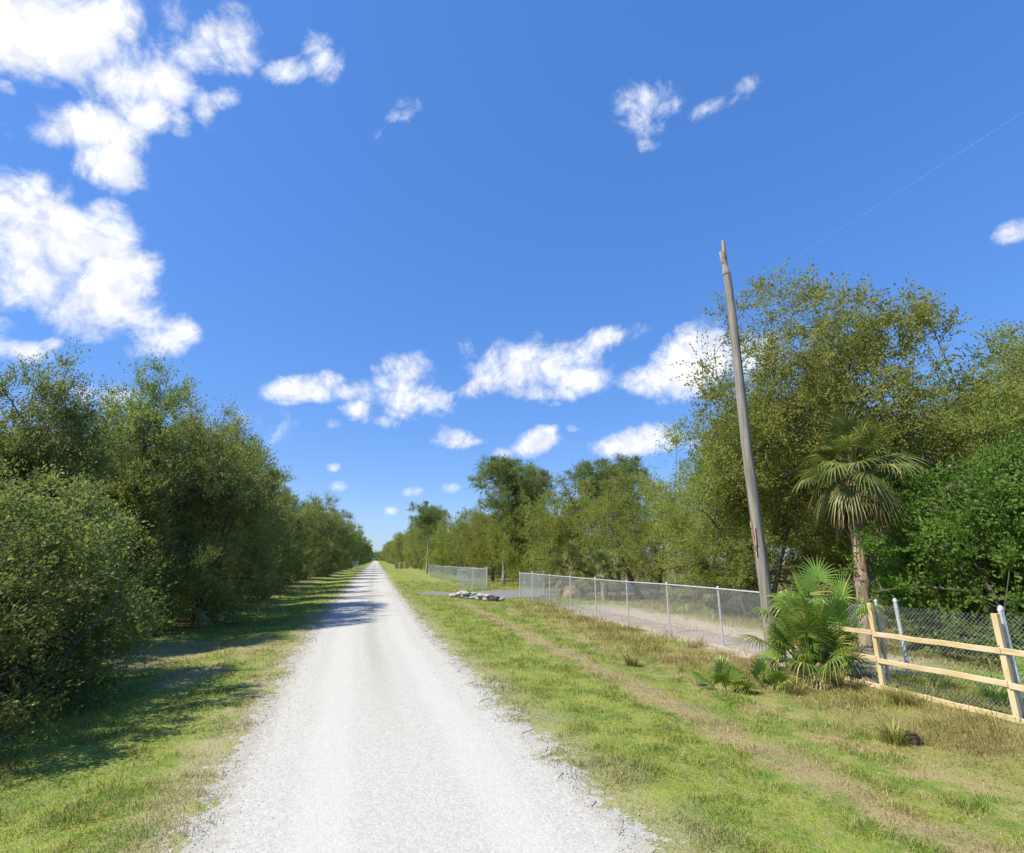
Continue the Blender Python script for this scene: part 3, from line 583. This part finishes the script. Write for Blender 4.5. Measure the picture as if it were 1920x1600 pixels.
for i_, (x_, y_, h_) in enumerate([(-15.5, 12, 6.6), (-16, 15, 7.2), (-15, 21, 7.8), (-14, 27, 8), (-13.5, 35, 8.5), (-13.5, 45, 9), (-13.5, 57, 9.5)]):
    tree(['dense2', 'dense'][i_ % 2], x_, y_, h_, 1.1, r_.random() * 6, '%s back row tree glimpsed between the crowns of the left thicket, counted from the camera' % ORD[i_], 'background trees on the left')
for i_, (x_, y_, h_) in enumerate([(-9, 640, 14), (0, 660, 12), (9, 645, 14), (-16, 620, 15), (17, 630, 15)]):
    tree('dense', x_, y_, h_, 1.6, r_.random() * 6, 'tiny bluish tree closing the vanishing point of the road', 'trees closing the far end of the road')

# ------------------------------------------------------------------ palms
def frond(mb, base, az, el, Lp, Rf, droop, r, nseg=24, spread=115, w=.042, pet=.012):
    base = np.array(base, float)
    h_ = np.array([math.cos(az), math.sin(az), 0]); s_ = np.linspace(0, 1, 7)[:, None]
    T0 = h_ * math.cos(el) + np.array([0, 0, math.sin(el)])
    P_ = base + T0 * Lp * s_ - np.array([0, 0, 1.]) * (droop * .25 * Lp) * s_ ** 2
    mb.tube(P_, pet * (1.3 - .5 * s_[:, 0]), 4, False)
    E_ = P_[-1]; T = P_[-1] - P_[-2]; T /= np.linalg.norm(T)
    S = np.array([-math.sin(az), math.cos(az), 0]); roll = r.normal(0, .35); Nn = np.cross(T, S); S = S * math.cos(roll) + Nn * math.sin(roll); Nn = np.cross(T, S)
    if Nn[2] < 0: Nn = -Nn
    th = np.radians(np.linspace(-spread, spread, nseg)) + r.normal(0, .02, nseg)
    d = T[None] * np.cos(th)[:, None] + S[None] * np.sin(th)[:, None] + Nn[None] * .12 * np.abs(np.sin(th))[:, None]
    l = Rf * (.72 + .28 * np.cos(th)) * (.88 + .24 * r.random(nseg)); root = E_ + T[None] * Rf * .1 * np.cos(th)[:, None]
    g_ = np.array([0, 0, -1.]); q = np.cross(d, Nn[None]); q /= np.linalg.norm(q, axis=1)[:, None]
    rows = []
    for t_, ww in ((.02, .5), (.36, 1.25), (.62, .85), (.85, .4), (1., .06)):
        c_ = root + d * (l * t_)[:, None] * (1 - .1 * t_ * droop) + g_ * (l * droop * .62 * t_ ** 2.4)[:, None]
        rows += [c_ - q * w * ww / 2 + Nn * .004, c_ + q * w * ww / 2 + Nn * .004]
    V = np.stack(rows, 1); i = (np.arange(nseg) * 10)[:, None, None]
    F = i + np.array([[0, 1, 3, 2], [2, 3, 5, 4], [4, 5, 7, 6], [6, 7, 9, 8]])[None]
    mb.add(V.reshape(-1, 3), F.reshape(-1, 4))
def palm(x, y, H, seed, label, group=None, nfr=38, Lp=1.15, Rf=.95, tr=.19, lean=(0, 0), dead=16, leaf='frond', name='palm_tree', old=0):
    r = np.random.default_rng(seed); o = empty(name, (x, y, g1(x, y)))
    b = MB(); s_ = np.linspace(0, 1, 26)[:, None]
    P_ = np.array([[0, 0, -.1]]) + s_ * np.array([[lean[0], lean[1], H + .1]]) + np.sin(s_ * 4.2) * np.array([[.06, .04, 0]]) * min(H / 4, 1)
    rr = tr * (1 + .28 * np.exp(-s_[:, 0] * 12) + .12 * sst(s_[:, 0], .75, .95)) * (1 + .07 * r.normal(0, 1, 26)); b.tube(P_, rr, 12)
    for k in range(46 if H > 2 else 12):           # old leaf bases under the crown
        t_ = .62 + .36 * r.random(); a = r.random() * 6.28; c_ = P_[int(t_ * 25)]
        e_ = np.array([math.cos(a), math.sin(a), 0]); b.tube([c_ + e_ * tr * .8, c_ + e_ * (tr * 1.25) + [0, 0, .12], c_ + e_ * (tr * 1.6) + [0, 0, .26]], [.04, .03, .012], 4)
    b.build('trunk', M['bark_palm'], o, True)
    top = P_[-1]; cb = MB()
    for k in range(nfr):
        f_ = k / nfr; el = math.radians(86 - 96 * f_ ** 1.0 + r.normal(0, 12)); az = k * 2.39996 + r.normal(0, .35)
        frond(cb, top - np.array([0, 0, .25 * f_]), az, el, Lp * (.75 + .5 * r.random()), Rf * (.75 + .4 * r.random()), .18 + .8 * f_ + .2 * r.random(), r)
    cb.build('crown', M[leaf], o)
    if old:
        yb = MB()
        for k in range(old): frond(yb, top - np.array([0, 0, .22]), k * 2.39996 + 1, math.radians(-8 - 26 * r.random()), Lp * (.75 + .25 * r.random()), Rf * .9, 1.25, r, 22, 105)
        yb.build('old_fronds', M['frond_yellow'], o)
    if dead:
        db = MB()
        for k in range(dead):
            frond(db, top - np.array([0, 0, .3 + .15 * r.random()]), r.random() * 6.28, math.radians(-38 - 35 * r.random()), Lp * .8 * (.7 + .4 * r.random()), Rf * .8, 1.7, r, 16, 80, .034)
        db.build('dead_fronds', M['frond_dead'], o)
    return tag(o, label, 'palm tree', group)
palm(13.05, 12.15, 5.25, 3, 'tall fan palm with drooping yellowish fronds behind the left end of the rail fence', lean=(.75, .1), nfr=46, Lp=.95, Rf=.9, dead=16, old=13)
palm(12.8, 33.5, 2.0, 5, 'short fan palm with brown dead fronds under the oak at the far fence', nfr=26, dead=26)
palm(13.9, 31.0, 1.5, 6, 'low fan palm right beside the short brown skirted palm', nfr=24, dead=12)
palm(17.2, 22.0, 1.2, 7, 'low yellow green fan palm behind the mesh fence left of the bare pole', nfr=26, dead=6)
palm(15.8, 23.0, .9, 8, 'smallest fan palm behind the middle mesh fence posts', nfr=22, dead=4)
palm(-6.6, 24.0, .5, 9, 'small drooping palm in deep shade at the foot of the left thicket', nfr=18, dead=3, leaf='frond_fresh')
def palmetto(x, y, seed, n, Lp, Rf, label, leaf='frond_fresh', spread_r=.5, dead=3, elmin=5, group=None, stalks=True):
    r = np.random.default_rng(seed); o = empty('palmetto', (x, y, g1(x, y))); cb = MB(); db = MB()
    for k in range(n):
        a = r.random() * 6.28; rad = spread_r * math.sqrt(r.random()); el = math.radians(88 - (83 - elmin) * (k / n) ** .9)
        frond(cb, (rad * math.cos(a), rad * math.sin(a), 0), a + r.normal(0, .4), el, Lp * (.55 + .6 * r.random()), Rf * (.8 + .35 * r.random()), .25 + .8 * (k / n), r, 24, 105, .028)
    cb.build('fronds', M[leaf], o)
    for k in range(dead):
        a = r.random() * 6.28; frond(db, (spread_r * math.cos(a), spread_r * math.sin(a), 0), a, math.radians(20 + 20 * r.random()), Lp * .7, Rf * .8, 1.5, r, 14, 80, .032)
    if dead: db.build('dead_fronds', M['frond_dead'], o)
    if stalks:
        s_ = MB()
        for k in range(3):
            a = r.random() * 6.28; s_.tube([(0, 0, -.05), (.1 * math.cos(a), .1 * math.sin(a), .15), (.3 * math.cos(a), .3 * math.sin(a), .35)], [.09, .08, .06], 8)
        s_.build('stem', M['frond_dead'], o, True)
    return tag(o, label, 'palmetto', group)
palmetto(9.6, 10.3, 21, 40, 1.2, .75, 'big bright palmetto clump at the foot of the bare pole', spread_r=.2, dead=6, elmin=34)
palmetto(10.0, 10.3, 22, 24, 1.95, .75, 'tall upright yellow green palmetto directly behind the big clump at the pole', spread_r=.35, dead=2, elmin=55)
palmetto(7.4, 10.3, 23, 16, .34, .36, 'small yellow green palmetto low in the grass left of the big clump', spread_r=.35, dead=3, elmin=10, stalks=False)
palmetto(8.1, 10.0, 24, 8, .35, .4, 'smallest palmetto sprig between the small and the big clump', spread_r=.2, dead=2, elmin=10, stalks=False)
palmetto(12.6, 7.6, 25, 16, .9, .6, 'palmetto behind the rail fence near the rightmost post', spread_r=.5, dead=1, elmin=20)
# tuft with a dark stump in the grass
def tuft(x, y, n, h, label, seed, stump=True, m_='blades'):
    r = np.random.default_rng(seed); o = empty('grass_clump', (x, y, g1(x, y))); a = r.random(n) * 6.28; rr = .16 * np.sqrt(r.random(n)); hh = h * (.5 + .6 * r.random(n))
    px, py = rr * np.cos(a), rr * np.sin(a); w = .006; V = np.empty((n, 7, 3)); a2 = a + r.normal(0, .5, n); cx, cy = np.cos(a2), np.sin(a2); le = .35 + .6 * r.random(n)
    for k, (t_, ww) in enumerate(((0, 1), (.4, .9), (.75, .6))):
        out = hh * le * t_ ** 1.8; zz = hh * (t_ - .35 * le * t_ ** 2.5)
        V[:, 2 * k] = np.stack([px + cx * out - cy * w * ww, py + cy * out + cx * w * ww, zz], -1); V[:, 2 * k + 1] = np.stack([px + cx * out + cy * w * ww, py + cy * out - cx * w * ww, zz], -1)
    V[:, 6] = np.stack([px + cx * hh * le, py + cy * hh * le, hh * (1 - .5 * le)], -1); i = np.arange(n)[:, None] * 7
    build('blades', V, [np.vstack([i + np.array([[0, 1, 3, 2]]), i + np.array([[2, 3, 5, 4]])]), i + np.array([[4, 5, 6]])], M[m_], o)
    if stump:
        b = MB(); t_ = np.linspace(0, 1, 6); b.tube(np.stack([.16 + 0 * t_, -.12 + 0 * t_, -.04 + .2 * t_], -1), .11 * (1 - .35 * t_) * (1 + .15 * r.normal(0, 1, 6)), 9); b.build('stump', M['stump'], o, True)
    return tag(o, label, 'grass clump')
tuft(7.55, 6.75, 170, .42, 'arching clump of grass around a dark stump in front of the rail fence', 1)
tuft(9.3, 8.1, 130, .40, 'pale green grass clump at the bottom of the rail fence between its posts', 2, False)
tuft(8.2, 9.4, 120, .36, 'grass clump just right of the small palmetto', 3, False)
tuft(9.35, 9.6, 160, .5, 'tall grass clump against the left wooden fence post', 4, False)
tuft(6.4, 12.8, 120, .38, 'reddish weed clump left of the small palmetto', 5, False, 'weed')
tuft(10.9, 7.6, 200, .6, 'tall yellow green clump behind the rails near the rightmost post', 6, False, 'frond_fresh')
tuft(11.2, 8.8, 200, .5, 'green clump behind the rails midway between the two wooden posts', 7, False, 'frond_fresh')

# ------------------------------------------------------------------ the old pole
o = empty('wooden_pole', (9.8, 11.85, g1(9.8, 11.85))); r = np.random.default_rng(3)
b = MB(); s_ = np.linspace(0, 1, 40); PH = 10.9
px_ = np.array([[.02, 0, -.3]]) + s_[:, None] * np.array([[-.03, 0, PH + .3]]); px_[:, 0] += .02 * np.sin(s_ * 9)
b.tube(px_, .162 - .052 * s_ + .003 * r.normal(0, 1, 40), 16); pole_o = b.build('shaft', M['wood_pole'], o, True)
b = MB(); s_ = np.linspace(0, 1, 9); b.tube(np.stack([-.02 - .10 * s_ ** 2 + .0 * s_, 0 * s_, PH - .02 + .75 * s_], -1), .11 - .045 * s_ + .008 * r.normal(0, 1, 9), 9)
b.tube([(.0, .02, PH + .3), (.005, .02, PH + .75), (.01, .02, PH + 1.15)], [.065, .06, .052], 8)
b.tube([(-.1, -.02, PH + .35), (-.15, -.02, PH + .6), (-.16, -.02, PH + .78)], [.05, .035, .01], 6)
b.build('splintered_top', M['wood_top'], o)
b = MB()
for k in range(5): b.box((-.152 + .0 * k, -.055 + .02 * k, 2.75 + .16 * k - .05 * (k % 2)), (.006, .022, .16 - .02 * k))
b.box((-.14, -.08, 3.1), (.006, .02, .25)); b.build('scar', M['wood_scar'], o)
tag(o, 'tall bare weathered wooden pole with a splintered crooked top and no wires', 'pole')
# overhead wire
s_ = np.linspace(0, 1, 60); b = MB(); b.tube(np.stack([15 + 0 * s_, -24 + 42 * s_, 12.9 + 1.2 * s_ - 1.3 * 4 * s_ * (1 - s_) * .45], -1), .0024, 5)
tag(b.build('overhead_wire', M['wire']), 'thin overhead wire crossing the blue sky at the upper right', 'wire')

# ------------------------------------------------------------------ chain link fences
def mesh_panel(mb, A, B, h, pitch=.075, rad=.0028, z0=.03):
    """woven wire: crossing diagonals between two ground points"""
    A = np.array(A, float); B = np.array(B, float); L = np.linalg.norm(B - A); e = (B - A) / L
    for sgn in (1, -1):
        c0 = np.arange(-h, L, pitch)
        for c in c0:
            u0, u1 = max(c, 0), min(c + h, L)
            if u1 - u0 < .02: continue
            v0, v1 = u0 - c, u1 - c
            if sgn < 0: v0, v1 = h - v0, h - v1
            P = []
            for u, v in ((u0, v0), (u1, v1)):
                q = A + e * u; P.append((q[0] + .004 * sgn, q[1], g1(*q) + z0 + v))
            mb.tube(P, rad, 3, False)
def chain_fence(pts, h, label, group=None, pitch=.075, rad=.0028, posts=None, pr=.03, name='chain_link_fence', thin=-99):
    o = empty(name, (pts[0][0], pts[0][1], g1(*pts[0]))); off = np.array([pts[0][0], pts[0][1], g1(*pts[0])])
    def fin(mb, nm, mt, sm=True):
        mb.V = [v - off for v in mb.V]; return mb.build(nm, mt, o, sm)
    mb = MB()
    for a, b_ in zip(pts[:-1], pts[1:]): mesh_panel(mb, a, b_, h - .06, pitch, rad if b_[1] > thin else rad * .45)
    fin(mb, 'wire_mesh', M['wire'], False)
    if 1:
        b = MB(); b.tube([(x_, y_, g1(x_, y_) + h) for x_, y_ in pts if y_ > thin], .022, 8); fin(b, 'top_rail', M['galv'])
    for x_, y_ in (posts or pts):
        b = MB(); z_ = g1(x_, y_); s2 = pr
        b.tube([(x_ + .03, y_, z_ - .2), (x_ + .03, y_, z_ + h + .03)], s2, 10); b.tube([(x_ + .03, y_, z_ + h + .03), (x_ + .03, y_, z_ + h + .06), (x_ + .03, y_, z_ + h + .075)], [s2 * 1.15, s2 * 1.1, s2 * .3], 10); fin(b, 'post', M['galv'])
    return tag(o, label, 'fence', group)
fy = [2.0, 4.45, 6.75, 9.03, 11.7, 14.3, 17.0, 19.8, 22.6, 25.4, 28.2, 31.0, 33.4]
FP = [(10.12 + .04 * min(y_, 14) / 14 - .055 * max(0, y_ - 14), y_) for y_ in fy]
chain_fence(FP, 1.62, 'long grey chain link fence running along the verge from the driveway to the wooden rails', thin=11.6)
chain_fence([(9.4, 45.6), (9.1, 50), (8.8, 56), (8.5, 63), (8.2, 71), (7.9, 80)], 1.65, 'far grey chain link fence beyond the driveway', pitch=.11, rad=.004)
chain_fence([(9.25, 44.6), (8.05, 44.9), (6.9, 45.2)], 1.75, 'open chain link gate leaf swung toward the road beyond the driveway', pitch=.06, rad=.0035, name='mesh_gate')
chain_fence([(9.3, 34.2), (10.4, 35.0), (11.5, 35.8)], 1.6, 'dark chain link gate leaf swung inward at the near side of the driveway', pitch=.08, rad=.004, name='mesh_gate')
for (x_, y_), lb in (((11.75, 9.9), 'thick pale metal post leaning behind the left span of the rail fence'), ((11.75, 7.75), 'thick pale metal post behind the rightmost wooden post')):
    b = MB(); z_ = g1(x_, y_); b.tube([(0, 0, -.2), (-.01, .02, 1.55)], .042, 12); b.tube([(-.01, .02, 1.55), (-.01, .02, 1.60), (-.01, .02, 1.63)], [.049, .046, .015], 12)
    q = b.build('metal_post', M['galv'], None, True); q.location = (x_, y_, z_); tag(q, lb, 'post', 'thick metal posts behind the rail fence')
# ------------------------------------------------------------------ new wooden rail fence nailed to the mesh
def board(mb, A, B, hz, hx, r, segs=6):
    A = np.array(A, float); B = np.array(B, float); s_ = np.linspace(0, 1, segs)[:, None]; P = A * (1 - s_) + B * s_; P[1:-1, 2] += r.normal(0, .006, segs - 2); P[1:-1, 0] += r.normal(0, .004, segs - 2)
    ch = .006; prof = np.array([(-hx, -hz + ch), (-hx + ch, -hz), (hx - ch, -hz), (hx, -hz + ch), (hx, hz - ch), (hx - ch, hz), (-hx + ch, hz), (-hx, hz - ch)])
    V = P[:, None] + np.stack([prof[:, 0], 0 * prof[:, 0], prof[:, 1]], -1)[None]; k = 8; i, j = np.meshgrid(np.arange(segs - 1), np.arange(k), indexing='ij'); i = i.ravel(); j = j.ravel()
    mb.add(V.reshape(-1, 3), np.stack([i * k + j, i * k + (j + 1) % k, (i + 1) * k + (j + 1) % k, (i + 1) * k + j], 1))
    for e in (0, segs - 1): mb.add(V[e], [[0, 1, 2, 3], [0, 3, 4, 7], [4, 5, 6, 7]])
o = empty('rail_fence', (9.98, 9.0, g1(9.98, 9))); off = Vector((9.98, 9.0, g1(9.98, 9))); r = np.random.default_rng(8)
wy = [2.05, 4.4, 6.70, 9.0, 11.35]
for y_ in wy:
    b = MB(); z_ = g1(9.98, y_) - off.z; b.box((r.normal(0, .005), y_ - 9.0, z_ + .72), (.038, .045, .90 + r.normal(0, .015))); q = b.build('post', M['wood_post'], o)
    bv = q.modifiers.new('bevel', 'BEVEL'); bv.width = .006; bv.segments = 2
for z0 in (1.05, .54, .045):
    for a, c_ in zip(wy[:-1], wy[1:]):
        b = MB(); board(b, (-.057, a - 9 + .004, g1(9.9, a) - off.z + z0 + r.normal(0, .008)), (-.057, c_ - 9 - .004, g1(9.9, c_) - off.z + z0 + r.normal(0, .008)), .047, .017, r); q = b.build('rail', M['wood_new'], o)
tag(o, 'new tan wooden rail fence with three rails at the right edge of the photo', 'fence')
# far tan board fence
o = empty('board_fence', (7.1, 146, g1(7.1, 146)))
b = MB()
for k in range(9): b.box((-1.75 + k * .42, 0, .95), (.2, .02, .9))
b.build('boards', M['wood_new'], o)
for k in (-2.0, -.7, .7, 2.0):
    b = MB(); b.box((k, -.09, 1.0), (.07, .06, 1.05)); b.build('post', M['wood_post'], o)
for z_ in (.45, 1.5):
    b = MB(); b.box((0, .05, z_), (1.9, .025, .06)); b.build('rail', M['wood_new'], o)
tag(o, 'short tan board fence far down the right side of the road', 'fence')
# small pale roadside board on the left, far away
o = empty('road_sign', (-5.0, 140, g1(-5, 140)), .15)
b = MB(); b.box((0, 0, 1.35), (.75, .03, .6)); b.build('board', M['white'], o)
for k in (-.55, .55):
    b = MB(); b.box((k, .07, .7), (.04, .04, .9)); b.build('post', M['white'], o)
tag(o, 'small pale blue white board on posts far down the left verge', 'sign')
# sandbags and drain pipe at the driveway edge
def lump(sx, sy, sz, seed):
    r = np.random.default_rng(seed); nu, nv = 14, 9; V = []
    for i in range(nv):
        ph = math.pi * i / (nv - 1) - math.pi / 2
        for j in range(nu):
            th = 2 * math.pi * j / nu; sg = lambda v, p: math.copysign(abs(v) ** p, v)
            V.append((sx * sg(math.cos(ph), .7) * sg(math.cos(th), .7), sy * sg(math.cos(ph), .7) * sg(math.sin(th), .7), sz * sg(math.sin(ph), .8)))
    V = np.array(V) * (1 + .13 * r.normal(0, 1, (len(V), 1)))
    F = [[i * nu + j, i * nu + (j + 1) % nu, (i + 1) * nu + (j + 1) % nu, (i + 1) * nu + j] for i in range(nv - 1) for j in range(nu)]
    return V, F
V, F = lump(.34, .2, .12, 4); bag0 = build('sandbag', V, [F], M['bag'], smooth=True)
r = random.Random(9); kk = 0
for row, (x0, cnt) in enumerate(((5.3, 7), (5.65, 5))):
    for k in range(cnt):
        q = bag0 if kk == 0 else link(bag0.copy()); kk += 1
        x_ = x0 + k * .4 + r.uniform(-.12, .12); y_ = 36.6 - 1.25 * (x_ - 5.3) * .9 + r.uniform(-.25, .25); q.location = (x_, y_, g1(x_, y_) + .12 + row * .2); q.rotation_euler = (r.uniform(-.1, .1), r.uniform(-.12, .12), r.uniform(-.4, .4)); s_ = r.uniform(.85, 1.15); q.scale = (s_, s_, s_)
        tag(q, 'one of the pale sandbags heaped along the near edge of the grey driveway', 'sandbag', 'pale sandbags at the driveway edge')
a = np.linspace(0, 2 * math.pi, 25)[:-1]; b = MB(); L = np.linspace(0, 1.0, 33)
for rad, sgn in ((.17, 1), (.15, -1)):
    R_ = rad + (.012 * np.cos(np.arange(33) * math.pi) if sgn > 0 else 0 * L); V = np.stack([np.repeat(R_[:, None], 24, 1) * np.cos(a), np.repeat(L[:, None], 24, 1), np.repeat(R_[:, None], 24, 1) * np.sin(a)], -1); i, j = np.meshgrid(np.arange(32), np.arange(24), indexing='ij'); i = i.ravel(); j = j.ravel(); b.add(V.reshape(-1, 3), np.stack([i * 24 + j, i * 24 + (j + 1) % 24, (i + 1) * 24 + (j + 1) % 24, (i + 1) * 24 + j], 1))
q = b.build('drain_pipe', M['black'], None, True); q.location = (7.7, 33.4, g1(7.7, 33.4) + .13); q.rotation_euler = (0, 0, .5); tag(q, 'black corrugated drain pipe beside the pale sandbags at the driveway', 'pipe')
